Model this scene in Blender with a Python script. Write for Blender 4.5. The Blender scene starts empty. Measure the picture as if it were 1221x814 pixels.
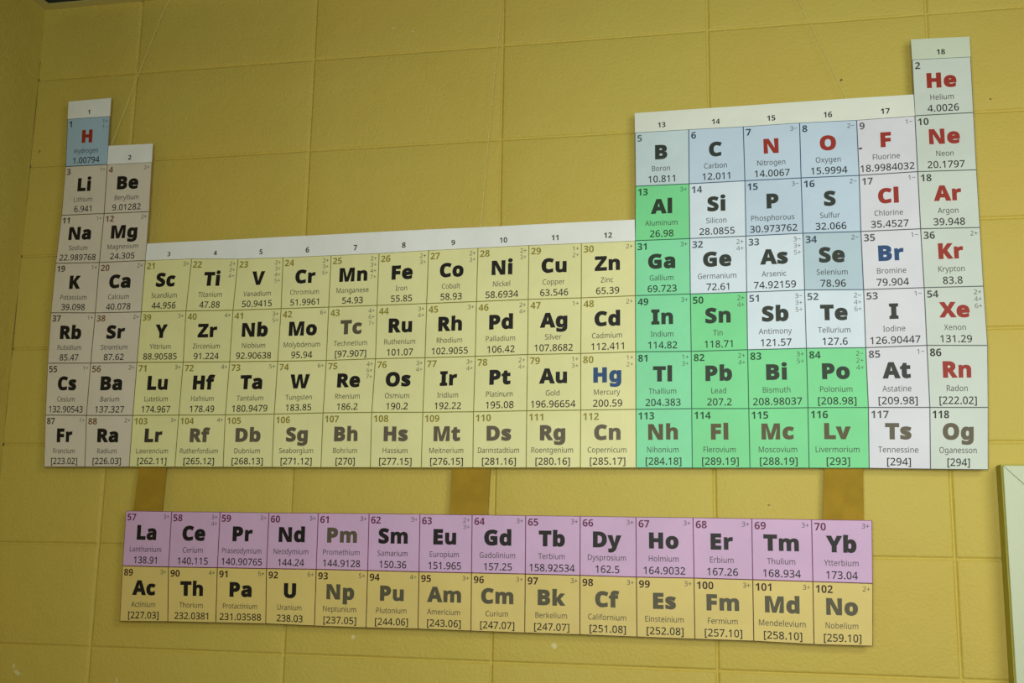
import bpy, math
from mathutils import Matrix, Vector, noise
from mathutils.geometry import tessellate_polygon

scene = bpy.context.scene
COL = scene.collection

# ---------------------------------------------------------------- camera
F_PX = 1346.53
CAM_AXES = [[0.9796213, -0.0162899, 0.2001915], [-0.0204381, 0.9834476, 0.1800366], [-0.1998107, -0.1804592, 0.9630733]]        # rows: right, down, forward in (x, down, into the wall)
cam_data = bpy.data.cameras.new('camera')
cam = bpy.data.objects.new('camera', cam_data)
COL.objects.link(cam)
cam_data.sensor_fit = 'HORIZONTAL'
cam_data.sensor_width = 36.0
cam_data.lens = 36.0 * F_PX / 1221.0
cam_data.clip_start = 0.05
def to_world(v): return Vector((v[0], v[2], -v[1]))
cr, cu, cb = to_world(CAM_AXES[0]), -to_world(CAM_AXES[1]), -to_world(CAM_AXES[2])
m = Matrix((cr, cu, cb)).transposed().to_4x4()
m.translation = Vector([1.68279, -2.09771, 1.63227])
cam.matrix_world = m
scene.camera = cam

# ---------------------------------------------------------------- colour, world, lights
vs = scene.view_settings
vs.view_transform = 'Standard'
vs.look = 'None'
vs.gamma = 1.0
vs.use_curve_mapping = False
vs.exposure = 0.0

world = bpy.data.worlds.new('room_ambient')
scene.world = world
world.use_nodes = True
wb = world.node_tree.nodes['Background']
wb.inputs[0].default_value = (0.97, 1.0, 0.80, 1)
wb.inputs[1].default_value = 0.01

def area_light(name, loc, target, sx, sy, power, color, spread=180):
    l = bpy.data.lights.new(name, 'AREA')
    l.shape = 'RECTANGLE'; l.size = sx; l.size_y = sy
    l.energy = power; l.color = color; l.spread = math.radians(spread)
    o = bpy.data.objects.new(name, l); COL.objects.link(o)
    o.location = loc
    o.rotation_euler = (Vector(target) - Vector(loc)).to_track_quat('-Z', 'Y').to_euler()
    return o
# daylight from the window side, to the right of the chart
area_light('window_daylight', (2.9, -2.0, 2.0), (2.1, 0, 2.1), 0.9, 1.1, 4.6, (0.97, 1.0, 0.95), 120)
# added fill lamp behind the camera, shapes how the wall brightness falls off
area_light('added_fill_light', (1.65, -2.3, 1.85), (1.75, 0, 1.95), 0.9, 0.7, 12.3, (0.98, 1.0, 0.93), 120)
# ceiling panel lamp, right of the camera
area_light('ceiling_lamp', (2.9, -1.9, 2.74), (2.7, -1.5, 0.0), 1.1, 0.5, 19, (1.0, 1.0, 0.90))

# ---------------------------------------------------------------- materials
def lin(c):
    r = []
    for v in c:
        v = v / 255.0
        r.append(v / 12.92 if v <= 0.04045 else ((v + 0.055) / 1.055) ** 2.4)
    return (r[0], r[1], r[2], 1)

def material(name, rgb, rough=0.6, spec=0.3, vary=0.0, vscale=6.0, bump=0.0, bscale=200.0, bump2=0.0, b2scale=20.0, rgb2=None):
    mt = bpy.data.materials.new(name); mt.use_nodes = True
    nt = mt.node_tree; b = nt.nodes['Principled BSDF']
    b.inputs['Base Color'].default_value = lin(rgb)
    b.inputs['Roughness'].default_value = rough
    b.inputs['Specular IOR Level'].default_value = spec
    geo = nt.nodes.new('ShaderNodeNewGeometry')
    if vary or rgb2:
        n = nt.nodes.new('ShaderNodeTexNoise'); n.inputs['Scale'].default_value = vscale
        n.inputs['Detail'].default_value = 4
        nt.links.new(geo.outputs['Position'], n.inputs['Vector'])
        mx = nt.nodes.new('ShaderNodeMix'); mx.data_type = 'RGBA'
        c2 = rgb2 or tuple(v * (1 - vary) for v in rgb)
        mx.inputs['A'].default_value = lin(rgb); mx.inputs['B'].default_value = lin(c2)
        mr = nt.nodes.new('ShaderNodeMapRange')
        mr.inputs['From Min'].default_value = 0.38; mr.inputs['From Max'].default_value = 0.64
        nt.links.new(n.outputs['Fac'], mr.inputs['Value'])
        nt.links.new(mr.outputs['Result'], mx.inputs['Factor'])
        nt.links.new(mx.outputs['Result'], b.inputs['Base Color'])
    last = None
    for amt, sc in ((bump, bscale), (bump2, b2scale)):
        if amt:
            n = nt.nodes.new('ShaderNodeTexNoise'); n.inputs['Scale'].default_value = sc
            n.inputs['Detail'].default_value = 3
            nt.links.new(geo.outputs['Position'], n.inputs['Vector'])
            bp = nt.nodes.new('ShaderNodeBump'); bp.inputs['Distance'].default_value = amt
            bp.inputs['Strength'].default_value = 1.0
            nt.links.new(n.outputs['Fac'], bp.inputs['Height'])
            if last: nt.links.new(last.outputs['Normal'], bp.inputs['Normal'])
            nt.links.new(bp.outputs['Normal'], b.inputs['Normal'])
            last = bp
    return mt

M = {}
M['wall'] = material('yellow_block_paint', (204, 187, 89), 0.55, 0.25, rgb2=(205, 182, 85), vscale=2.4, bump=0.0014, bscale=170, bump2=0.0030, b2scale=14)
M['chip'] = material('pale_paint_chip', (222, 212, 150), 0.7, 0.2)
M['mark'] = material('brown_scuff', (120, 95, 50), 0.7, 0.2)
M['floor'] = material('grey_floor_tile', (150, 140, 120), 0.5, 0.3, vary=0.1, vscale=3)
M['ceil'] = material('unlit_dark_ceiling_tile', (95, 100, 80), 0.9, 0.1, vary=0.2, vscale=40)  # tile colour darkened to stand for the unlit ceiling
M['trim'] = material('ceiling_trim_paint', (208, 198, 130), 0.5, 0.3)
M['card'] = material('brown_cardboard', (172, 140, 46), 0.85, 0.1, vary=0.06, vscale=30, bump=0.0004, bscale=300)
M['frame'] = material('pale_green_white_frame', (204, 214, 182), 0.45, 0.35, bump=0.0003, bscale=120)
M['board'] = material('pale_board', (226, 230, 214), 0.4, 0.3)
M['band'] = material('yellow_painted_edge', (176, 170, 72), 0.6, 0.2, bump=0.0008, bscale=120)
M['line_cord'] = material('clear_nylon_line', (240, 226, 150), 0.3, 0.6)

_mc = {}
def flat(kind, rgb):
    key = (kind, rgb)
    if key not in _mc:
        nm = kind + '_%02x%02x%02x' % rgb
        if kind == 'paper':
            _mc[key] = material(nm, rgb, 0.5, 0.3, vary=0.025, vscale=9, bump=0.00015, bscale=260, bump2=0.0045, b2scale=11)
        else:
            _mc[key] = material(nm, rgb, 0.5, 0.25)
    return _mc[key]

# ---------------------------------------------------------------- object helpers
def mesh_obj(name, verts, faces, mats, parent=None, smooth=False, mat_idx=None):
    me = bpy.data.meshes.new(name)
    me.from_pydata(verts, [], faces)
    for mt in (mats if isinstance(mats, (list, tuple)) else [mats]): me.materials.append(mt)
    if mat_idx: me.polygons.foreach_set('material_index', mat_idx)
    if smooth: me.polygons.foreach_set('use_smooth', [True] * len(me.polygons))
    me.update()
    o = bpy.data.objects.new(name, me); COL.objects.link(o)
    if parent:
        o.parent = parent
        o.location = -parent.location          # vertices are given in room coordinates
    return o

def tag(o, label=None, category=None, group=None, kind=None):
    if label: o['label'] = label
    if category: o['category'] = category
    if group: o['group'] = group
    if kind: o['kind'] = kind
    return o

def empty(name, loc, label, category, group=None):
    o = bpy.data.objects.new(name, None); COL.objects.link(o)
    o.location = loc; o.empty_display_size = 0.05
    return tag(o, label, category, group)

def box(v, f, x0, x1, y0, y1, z0, z1):
    n = len(v)
    v += [(x0, y0, z0), (x1, y0, z0), (x1, y1, z0), (x0, y1, z0), (x0, y0, z1), (x1, y0, z1), (x1, y1, z1), (x0, y1, z1)]
    f += [(n, n+3, n+2, n+1), (n+4, n+5, n+6, n+7), (n, n+1, n+5, n+4), (n+1, n+2, n+6, n+5), (n+2, n+3, n+7, n+6), (n+3, n, n+4, n+7)]

# ---------------------------------------------------------------- the room
CORNER_X = 0.1655
CEIL_Z = 2.806
ROOM_X1, ROOM_Y0 = 4.6, -4.2
PITCH_X, PITCH_Z, TOP_Z = 0.4064, 0.2032, 2.8448
dx_ = {1: -0.0030, 2: -0.0016, 3: -0.0010, 4: 0.0026, 5: 0.0031}
dz_ = {1: 0.0039, 2: 0.0016, 3: 0.0012, 4: 0.0001, 5: -0.0005, 6: -0.0020, 7: -0.0042}
bed_joints = [TOP_Z - (r * PITCH_Z + dz_.get(r, 0)) for r in range(1, 14)]
head_joints = [c * PITCH_X + dx_.get(c, 0) for c in range(1, 12)]
PROF = [(-0.0056, 0.0), (-0.0040, 0.0003), (-0.0027, 0.0020), (-0.0014, 0.0042), (0.0, 0.0050), (0.0014, 0.0042), (0.0027, 0.0020), (0.0040, 0.0003), (0.0056, 0.0)]
def samples(lo, hi, joints):
    s = {lo: 0.0, hi: 0.0}
    for j in joints:
        if lo + 0.01 < j < hi - 0.01:
            for o, d in PROF: s[round(j + o, 5)] = d
    js = sorted(s)
    out = []
    for a, b in zip(js, js[1:]):
        out.append((a, s[a]))
        if b - a > 0.05:
            n = int((b - a) / 0.045)
            for k in range(1, n): out.append((a + (b - a) * k / n, 0.0))
    out.append((js[-1], s[js[-1]]))
    return out
def block_face(us, vs_, place, u_strength=1.0, v_strength=1.0):
    verts, faces = [], []
    for v, dv in vs_:
        for u, du in us:
            wob = 0.5 + 1.0 * (noise.noise(Vector((u * 9, v * 9, 3.1))) * 0.5 + 0.5)
            d = max(du * u_strength, dv * v_strength) * wob
            verts.append(place(u, v, d))
    n = len(us)
    for j in range(len(vs_) - 1):
        for i in range(n - 1):
            a = j * n + i
            faces.append((a, a + 1, a + n + 1, a + n))
    return verts, faces

us = samples(CORNER_X, ROOM_X1, head_joints)
zs = samples(0.0, CEIL_Z + 0.03, bed_joints)
v, f = block_face(us, zs, lambda x, z, d: (x, d, z), v_strength=0.72)
nf = len(f)
# small chips and scuffs that sit in the paint of the wall
def blob(cx, cz, rx, rz, seed, ang=0.0):
    n0 = len(v); k = 11
    for i in range(k):
        a = 2 * math.pi * i / k
        r = 0.7 + 0.5 * (noise.noise(Vector((math.cos(a) * 1.5, math.sin(a) * 1.5, seed))) + 0.4)
        px, pz = math.cos(a) * rx * r, math.sin(a) * rz * r
        v.append((cx + px * math.cos(ang) - pz * math.sin(ang), -0.0007, cz + px * math.sin(ang) + pz * math.cos(ang)))
    f.append(tuple(range(n0, n0 + k)))
idx = [0] * nf
for c in [(0.2480, 1.3725, 0.010, 0.0045, 1.0, -0.5), (0.2395, 1.3850, 0.0032, 0.0052, 2.2, 0.2), (0.4675, 1.366, 0.002, 0.008, 4.0, 0.1), (0.9500, 1.4630, 0.0045, 0.0040, 5.0), (1.3358, 1.4600, 0.0065, 0.0055, 6.0, 0.5),
          (0.985, 2.694, 0.0045, 0.0018, 7.5, 0.2), (1.027, 2.683, 0.003, 0.0015, 8.5, 0)]:
    blob(*c); idx.append(1)
for c in [(1.8764, 2.516, 0.003, 0.0022, 3.0, 0.6), (2.139, 2.46, 0.0022, 0.0016, 9.0), (1.7235, 1.717, 0.0022, 0.0014, 11.0), (0.1850, 2.47, 0.0012, 0.004, 12.0)]:
    blob(*c); idx.append(2)
wall_back = mesh_obj('wall_back', v, f, [M['wall'], M['chip'], M['mark']], smooth=True, mat_idx=idx)
tag(wall_back, kind='structure', label='pale yellow painted concrete block wall behind the chart')

ys = samples(ROOM_Y0, 0.0, [-0.30 - i * PITCH_X for i in range(10)])
v, f = block_face(ys, zs, lambda y, z, d: (CORNER_X - 0.08 * d, y, z))
wall_left = mesh_obj('wall_left', v, f, M['wall'], smooth=True)
tag(wall_left, kind='structure', label='yellow painted block wall meeting the chart wall at the left corner')

# cracked caulk bead running down the corner
v, f = [], []
n = 150
for i in range(n + 1):
    z = 0.02 + 2.66 * i / n
    g_ = noise.noise(Vector((0.3, 1.7, z * 9))) + 0.18
    w = max(0.00005, 0.0012 * g_ + 0.0009 * max(0, noise.noise(Vector((4.3, 0.7, z * 31)))))
    x = CORNER_X + 0.0006
    v += [(x, -0.0003 - w, z), (x + w, -0.0007, z)]
for i in range(n):
    a = 2 * i
    f.append((a, a + 1, a + 3, a + 2))
tag(mesh_obj('trim_3', v, f, M['mark'], smooth=True), kind='structure', label='thin brown crack line in the wall corner')

v, f = [], []; box(v, f, CORNER_X - 0.1, ROOM_X1, ROOM_Y0, 0.1, -0.06, 0.0)
tag(mesh_obj('floor', v, f, M['floor']), kind='structure', label='plain grey floor below the frame')
v, f = [], []; box(v, f, CORNER_X - 0.1, ROOM_X1, ROOM_Y0, 0.1, CEIL_Z + 0.012, CEIL_Z + 0.05)
tag(mesh_obj('ceiling', v, f, M['ceil']), kind='structure', label='unlit ceiling tile at the top left corner, its shade coloured dark green grey')
def angle_trim(name, along_back, label):
    # an L section: a leg on the wall and a ledge under the tile
    v, f = [], []
    if along_back:
        box(v, f, CORNER_X, ROOM_X1, -0.024, -0.0005, CEIL_Z - 0.0016, CEIL_Z)
        box(v, f, CORNER_X, ROOM_X1, -0.0022, -0.0005, CEIL_Z, CEIL_Z + 0.011)
    else:
        box(v, f, CORNER_X + 0.0005, CORNER_X + 0.024, ROOM_Y0, -0.0245, CEIL_Z - 0.0016, CEIL_Z)
        box(v, f, CORNER_X + 0.0005, CORNER_X + 0.0022, ROOM_Y0, -0.0245, CEIL_Z, CEIL_Z + 0.011)
    tag(mesh_obj(name, v, f, M['trim']), kind='structure', label=label)
angle_trim('trim_1', True, 'pale ceiling angle trim along the chart wall')
angle_trim('trim_2', False, 'pale ceiling angle trim along the left wall')

# ---------------------------------------------------------------- lettering: outlines of a humanist sans, per thousand em
GLYPHS = {
 'R': {
  '+': '572|249,595 249,388 50,388 50,317 249,317 249,111 321,111 321,317 520,317 520,388 321,388 321,595',
  '.': '268|133,121 117,119 103,114 90,106 80,94 74,76 72,54 74,32 80,15 90,2 103,-7 117,-12 133,-14 150,-12 164,-7 178,2 188,15 194,32 196,54 194,76 188,94 178,106 164,114 150,119',
  '0': '572|285,725 232,720 186,706 148,682 116,648 91,606 72,556 59,498 52,432 49,358 55,251 75,161 106,88 152,33 211,1 285,-10 339,-5 385,10 423,34 455,68 480,110 499,160 512,219 520,285 523,358 516,465 497,556 464,628 418,682 358,714/236,642 285,650 333,642 371,618 400,577 419,520 430,447 434,358 430,268 419,194 400,137 371,97 333,73 285,65 236,73 198,97 170,138 152,195 141,268 137,358 141,447 152,520 170,577 198,618',
  '1': '572|282,714 89,564 135,505 273,622 269,0 355,0 355,714',
  '2': '572|275,724 231,721 190,713 152,699 118,682 85,662 56,640 103,581 157,617 184,631 211,641 242,647 275,649 310,646 340,635 366,618 385,595 397,565 401,529 399,498 393,468 382,440 367,413 349,386 48,73 48,0 520,0 520,80 159,80 159,84 429,365 451,397 468,430 481,463 488,497 491,534 485,589 465,636 433,674 390,702 337,718',
  '3': '572|272,724 226,722 183,714 143,702 108,686 76,669 49,650 93,590 174,633 203,642 236,648 273,650 310,647 342,637 368,622 387,600 399,573 403,541 398,503 383,470 358,443 322,422 278,410 224,406 154,406 154,331 223,331 282,328 331,318 370,302 400,278 417,246 423,205 418,164 404,130 380,102 346,81 300,68 242,64 210,65 176,70 142,76 108,86 76,97 45,111 45,29 75,16 105,6 137,-2 241,-10 300,-7 352,2 396,17 433,37 463,63 486,92 502,126 512,163 515,203 510,247 496,286 473,318 440,344 397,362 345,372 345,376 387,388 423,407 453,432 475,464 489,502 493,547 487,595 469,638 438,674 396,702 340,718',
  '4': '572|357,718 21,237 21,162 363,162 363,0 448,0 448,162 552,162 552,241 448,241 448,718/364,624 368,624 363,241 107,241',
  '5': '572|107,714 80,377 124,349 246,364 302,360 348,347 382,326 406,298 420,262 425,219 420,171 403,132 376,102 341,82 298,69 249,65 217,66 184,71 150,78 118,87 89,98 63,112 63,29 87,17 114,8 144,0 248,-10 326,-3 391,18 444,53 484,101 507,159 515,228 508,290 486,341 450,383 402,414 343,432 275,438 165,427 182,634 465,634 465,714',
  '6': '572|319,720 264,708 217,688 177,661 144,629 117,592 96,550 80,505 68,456 61,407 56,356 55,305 59,238 69,179 88,128 112,85 141,51 175,24 213,5 254,-6 298,-10 363,-3 418,18 463,54 498,102 518,161 525,230 519,294 500,348 468,390 426,422 376,441 318,447 278,444 243,436 213,422 188,405 166,385 149,363 143,363 158,474 168,507 180,538 197,566 216,591 240,612 269,629 302,642 341,649 470,640 470,715/300,378 342,374 377,360 404,338 423,308 434,272 438,230 434,178 421,136 399,105 370,82 336,68 297,64 265,67 237,76 212,92 191,111 174,135 161,162 152,190 146,218 144,247 146,268 153,289 164,309 178,328 196,344 218,358 243,369 270,376',
  '7': '572|44,714 44,634 429,634 136,0 233,0 523,646 523,714',
  '8': '572|285,724 246,722 209,715 176,704 146,689 121,670 100,646 84,620 75,589 72,554 76,513 88,476 108,446 135,419 164,394 197,373 124,329 103,311 85,290 70,267 58,242 51,213 49,182 56,126 77,79 111,40 158,12 217,-4 288,-10 354,-4 411,13 458,42 494,82 515,129 522,185 520,216 512,244 500,269 485,291 465,312 443,330 363,378 431,422 450,439 467,457 480,478 491,501 497,526 499,553 492,604 472,646 439,680 395,704 344,719/249,650 284,653 320,650 351,641 377,626 396,606 408,581 412,550 408,517 396,488 376,465 351,445 322,428 289,412 204,458 189,472 176,488 166,506 160,527 158,550 162,581 174,606 194,626 219,641/230,317 270,337 328,313 365,293 395,270 418,246 431,217 436,184 432,150 419,120 398,94 368,75 331,64 286,60 239,64 201,75 172,94 151,119 139,148 135,181 139,216 150,246 170,272 196,296',
  '9': '572|278,724 234,721 194,711 158,695 126,673 100,645 78,612 63,574 53,531 50,483 56,419 75,366 106,324 148,292 198,273 255,267 296,270 331,278 361,291 387,309 408,328 425,350 431,350 417,240 407,206 394,175 378,147 358,123 334,102 306,85 272,72 234,65 190,62 158,63 129,68 102,75 102,0 255,-6 310,6 358,26 397,53 431,85 457,122 479,164 495,209 506,258 514,307 518,358 520,409 516,476 506,535 488,586 464,628 435,663 401,690 363,709 322,720/278,650 310,647 338,638 363,622 384,602 401,578 414,552 423,524 429,496 431,467 429,446 422,425 412,405 397,386 379,370 357,356 332,345 305,338 274,336 231,340 197,354 170,375 152,405 141,441 137,484 141,535 155,577 176,609 205,632 239,645',
  'A': '639|279,717 0,0 91,0 176,221 459,221 545,0 638,0 360,717/318,624 432,301 206,301',
  'B': '650|97,714 97,0 348,0 419,6 480,24 530,53 566,93 589,143 596,203 594,238 587,268 575,294 559,316 540,334 518,348 492,359 465,368 436,374 436,379 477,390 510,408 537,432 556,463 568,497 572,537 564,596 542,642 504,674 451,696 383,710 301,714/187,637 305,637 360,634 404,626 437,611 461,591 474,563 479,527 475,491 464,462 445,439 416,423 374,413 319,410 187,410/187,335 324,335 383,331 429,320 462,300 483,275 496,245 500,210 496,173 484,140 463,113 432,92 388,80 331,76 187,76',
  'C': '632|404,724 334,719 272,703 217,678 170,642 131,600 100,548 79,491 65,427 61,358 65,287 77,222 97,163 126,112 162,69 207,35 260,10 320,-5 389,-10 573,19 573,97 402,69 327,78 265,103 217,146 183,204 163,274 156,357 163,440 185,510 222,568 271,611 332,636 403,645 434,644 464,640 565,606 601,682 542,705 476,719',
  'D': '730|97,714 97,0 296,0 405,10 496,41 570,92 625,162 658,253 669,364 664,436 650,501 626,556 593,604 553,643 504,674 448,696 386,710 317,714/187,637 304,637 383,630 450,607 504,570 543,518 566,448 574,361 542,203 445,109 284,77 187,77',
  'E': '556|97,714 97,0 496,0 496,79 187,79 187,334 478,334 478,412 187,412 187,635 496,635 496,714',
  'F': '519|97,714 97,0 187,0 187,303 477,303 477,382 187,382 187,635 496,635 496,714',
  'G': '728|431,724 357,719 290,704 231,678 181,644 139,602 105,551 81,493 66,428 61,357 65,285 79,220 100,162 131,111 169,68 216,34 271,10 333,-5 403,-10 654,27 654,377 407,377 407,297 564,297 564,85 424,68 364,72 312,84 269,105 233,132 204,166 182,206 167,252 158,302 155,357 163,440 187,510 226,568 280,611 347,636 426,645 460,644 492,640 610,604 644,682 612,694 544,713 508,719 470,723',
  'H': '741|97,714 97,0 187,0 187,333 553,333 553,0 643,0 643,714 553,714 553,412 187,412 187,714',
  'I': '339|40,714 40,662 124,642 124,71 40,52 40,0 298,0 298,52 214,71 214,642 298,662 298,714',
  'K': '619|97,714 97,0 187,0 187,277 260,341 513,0 619,0 325,403 608,714 503,714 187,362 187,714',
  'L': '524|97,714 97,0 499,0 499,80 187,80 187,714',
  'M': '907|97,714 97,0 180,0 173,626 177,626 412,0 486,0 724,625 728,625 721,0 810,0 810,714 678,714 454,129 450,129 230,714',
  'N': '760|97,714 97,0 180,0 172,593 176,593 558,0 663,0 663,714 579,714 586,123 582,123 201,714',
  'O': '781|392,725 322,720 260,705 206,679 162,644 125,602 97,551 77,493 65,429 61,359 65,288 77,223 97,165 125,114 162,71 206,36 260,10 321,-5 391,-10 459,-5 519,10 572,36 617,71 654,114 682,164 703,223 716,287 720,358 716,429 703,493 682,552 654,602 617,645 572,679 520,705 460,720/318,638 392,646 465,638 524,612 569,569 600,512 619,442 625,358 619,274 600,204 569,145 524,102 465,77 391,68 317,77 258,102 213,145 181,204 162,274 156,358 162,442 182,512 213,569 259,612',
  'P': '605|97,714 97,0 187,0 187,278 269,278 335,282 392,292 438,310 476,334 506,361 528,394 542,429 551,465 554,504 547,566 526,617 490,659 439,690 371,708 286,714/187,637 278,637 336,633 382,622 417,603 441,576 456,542 461,500 455,452 439,415 411,388 372,370 321,359 259,355 187,355',
  'R': '622|97,714 97,0 187,0 187,295 329,295 502,0 607,0 411,320 479,356 500,372 518,392 533,416 545,443 552,475 554,511 547,573 526,624 490,664 440,692 375,708 294,714/187,636 289,636 343,633 386,623 419,606 442,582 456,549 461,507 457,466 443,432 421,406 389,386 347,375 294,371 187,371',
  'S': '549|288,724 245,722 206,714 170,702 138,685 111,664 89,640 73,611 63,578 60,542 65,491 81,447 106,411 142,381 188,354 346,286 367,272 385,258 397,242 405,225 410,205 412,183 408,150 394,122 372,99 340,82 300,71 251,68 213,69 177,74 51,110 51,24 76,14 104,6 247,-10 320,-4 382,14 433,43 471,83 494,132 502,191 499,226 492,257 479,284 462,308 440,329 414,347 382,365 347,381 215,438 194,451 178,466 166,481 158,498 153,518 151,541 155,570 166,595 185,616 211,632 245,642 286,645 317,644 347,640 457,607 485,684 396,713 362,719 326,723',
  'T': '556|10,714 10,635 233,635 233,0 323,0 323,635 545,635 545,714',
  'U': '731|90,714 90,254 98,180 121,116 159,62 213,22 280,-2 362,-10 422,-6 474,5 518,24 556,50 586,82 610,119 627,160 637,204 640,252 640,714 551,714 551,252 546,201 532,157 507,119 473,91 426,74 367,68 310,73 263,89 226,116 201,152 185,197 180,251 180,714',
  'V': '600|0,714 255,0 345,0 600,714 505,714 300,100 94,714',
  'X': '586|19,714 241,372 4,0 99,0 291,310 480,0 582,0 344,374 565,714 470,714 294,434 119,714',
  'Y': '566|0,714 238,273 238,0 328,0 328,277 566,714 469,714 283,363 98,714',
  'Z': '572|50,714 50,634 414,634 38,68 38,0 533,0 533,80 147,80 523,646 523,714',
  '[': '329|80,714 80,-158 304,-158 304,-86 166,-86 166,642 304,642 304,714',
  ']': '329|25,714 25,642 163,642 163,-86 25,-86 25,-158 249,-158 249,714',
  'a': '561|288,545 254,544 220,539 188,531 105,499 132,433 229,468 255,473 283,474 316,471 343,462 365,448 381,426 391,395 394,355 394,323 303,320 223,313 159,297 109,272 74,239 53,198 46,149 51,99 67,59 94,28 129,7 169,-6 215,-10 257,-8 293,-1 321,11 347,28 371,49 395,76 399,76 416,0 480,0 480,365 475,422 459,468 433,502 396,526 348,540/314,259 393,262 393,214 388,166 373,128 348,98 315,78 278,65 235,61 208,63 185,70 164,82 149,99 140,121 137,148 141,179 154,206 176,227 208,243 254,254',
  'b': '615|85,760 85,0 148,0 166,68 173,68 190,48 211,29 236,13 265,0 300,-7 339,-10 401,-2 454,21 499,60 533,114 553,184 560,268 553,352 533,422 499,475 455,514 401,537 339,545 300,542 265,535 236,522 211,505 190,486 173,465 168,465 173,760/273,467 324,472 405,449 453,382 469,269 465,208 453,157 433,116 406,87 370,69 326,63 273,69 233,86 205,116 187,156 177,206 177,334 188,384 206,423 234,450',
  'c': '480|306,546 260,543 217,533 178,517 142,494 113,464 88,426 70,381 59,327 55,265 58,205 69,153 86,109 110,72 139,42 174,19 212,3 254,-7 300,-10 438,19 438,97 299,66 252,72 214,89 184,117 163,157 150,206 146,266 164,379 216,446 304,469 420,444 447,517',
  'd': '615|442,760 448,467 442,467 424,488 402,507 377,523 349,536 315,543 276,546 214,538 160,515 116,475 82,421 62,351 55,267 62,183 82,113 115,59 159,21 213,-2 275,-10 314,-7 349,1 378,14 403,31 424,50 442,72 446,72 459,0 530,0 530,760/245,467 288,473 341,467 382,449 410,419 428,379 439,328 439,193 428,146 408,109 380,84 340,68 289,63 245,69 209,87 182,116 162,156 150,206 146,265 150,324 162,375 182,416 209,448',
  'e': '564|292,546 247,542 205,531 168,512 134,486 107,454 84,415 68,370 58,320 55,264 59,208 69,158 88,114 112,76 142,45 178,21 219,4 264,-7 313,-10 489,25 489,102 380,69 317,65 268,70 226,86 192,112 168,149 152,195 146,251 513,251 513,304 510,351 501,393 487,431 466,465 441,493 410,516 375,533 336,543/252,470 291,474 332,469 365,455 390,431 407,400 418,363 421,321 148,321 156,365 170,403 191,433 219,456',
  'f': '344|283,765 232,760 190,745 155,720 129,683 114,633 109,570 109,539 15,509 15,468 109,468 109,0 197,0 197,468 332,468 332,536 197,536 199,609 207,640 218,664 235,680 257,690 284,693 364,678 387,747',
  'g': '615|275,546 211,538 157,512 114,470 81,414 61,346 55,267 62,186 81,118 114,63 158,22 212,-2 276,-10 344,-1 400,26 442,71 446,71 443,-16 439,-59 425,-96 404,-126 374,-149 338,-162 295,-167 220,-162 154,-148 97,-125 97,-206 152,-225 216,-236 290,-240 365,-234 425,-214 471,-182 504,-137 524,-79 530,-9 530,536 460,536 448,465 443,465 422,490 397,510 370,526 341,537 309,544/246,466 287,472 336,467 376,451 406,424 427,386 440,333 440,187 428,140 407,105 377,81 338,67 289,62 246,68 211,85 182,114 162,155 150,205 146,266 150,327 162,378 183,418 211,448',
  'h': '618|85,760 85,0 173,0 173,277 177,335 188,383 206,422 235,450 276,466 330,472 397,458 437,415 450,343 450,0 537,0 537,349 532,411 515,461 488,498 450,524 401,540 341,545 307,543 275,536 244,524 217,508 193,487 174,462 168,462 173,760',
  'i': '258|130,737 116,735 104,731 93,723 85,713 80,699 78,681 80,664 85,650 93,639 104,631 116,627 130,625 143,627 155,631 166,639 174,650 179,664 181,681 179,699 174,713 166,723 155,731 143,735/85,536 85,0 173,0 173,536',
  'k': '534|85,760 85,0 172,0 172,197 233,250 419,0 525,0 293,307 510,536 407,536 172,276 168,276 172,760',
  'l': '258|85,760 85,0 173,0 173,760',
  'm': '935|332,546 301,544 270,537 242,526 215,509 193,489 174,463 169,463 156,536 85,536 85,0 173,0 173,278 176,336 187,384 204,422 230,450 268,466 316,472 377,458 414,416 426,345 426,0 513,0 513,296 517,349 528,392 546,427 574,452 611,467 658,472 719,458 755,416 767,345 767,0 854,0 854,349 849,412 834,462 809,499 774,525 729,541 673,546 639,544 606,536 574,524 546,507 521,484 501,456 496,456 461,506 406,536',
  'n': '618|343,546 310,544 277,537 246,526 218,509 194,489 174,463 169,463 156,536 85,536 85,0 173,0 173,278 177,336 188,384 207,422 236,450 277,466 330,472 397,458 437,415 450,343 450,0 537,0 537,349 532,412 515,462 488,499 450,525 402,541',
  'o': '605|304,546 233,538 172,514 122,474 85,419 62,351 55,269 59,213 69,162 87,117 111,79 140,48 174,22 213,4 255,-6 301,-10 372,-2 433,22 483,63 521,118 544,187 551,269 547,325 537,375 520,419 496,457 467,489 432,513 394,532 351,542/252,466 302,472 352,466 392,448 422,418 443,377 456,328 460,269 456,210 443,160 422,119 392,88 352,69 303,63 253,69 213,88 184,119 163,160 150,210 146,269 150,328 162,377 183,418 213,448',
  'p': '615|340,546 300,543 265,535 236,522 212,505 191,485 173,463 169,463 157,536 85,536 85,-240 173,-240 167,68 173,68 190,48 211,30 236,13 266,0 300,-7 339,-10 401,-2 455,22 499,61 533,116 553,185 560,269 553,354 533,423 499,477 455,515 402,538/324,472 369,466 406,448 433,417 453,376 465,327 469,270 467,231 462,196 454,164 441,135 426,110 406,90 384,75 357,66 326,63 273,69 233,87 205,116 187,157 177,208 178,343 190,390 208,426 236,452 275,467',
  'r': '413|299,542 267,532 238,514 212,491 190,466 171,438 167,438 157,536 85,536 85,0 173,0 173,286 175,320 183,352 194,380 210,406 230,427 252,444 277,456 302,464 387,459 398,540',
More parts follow.
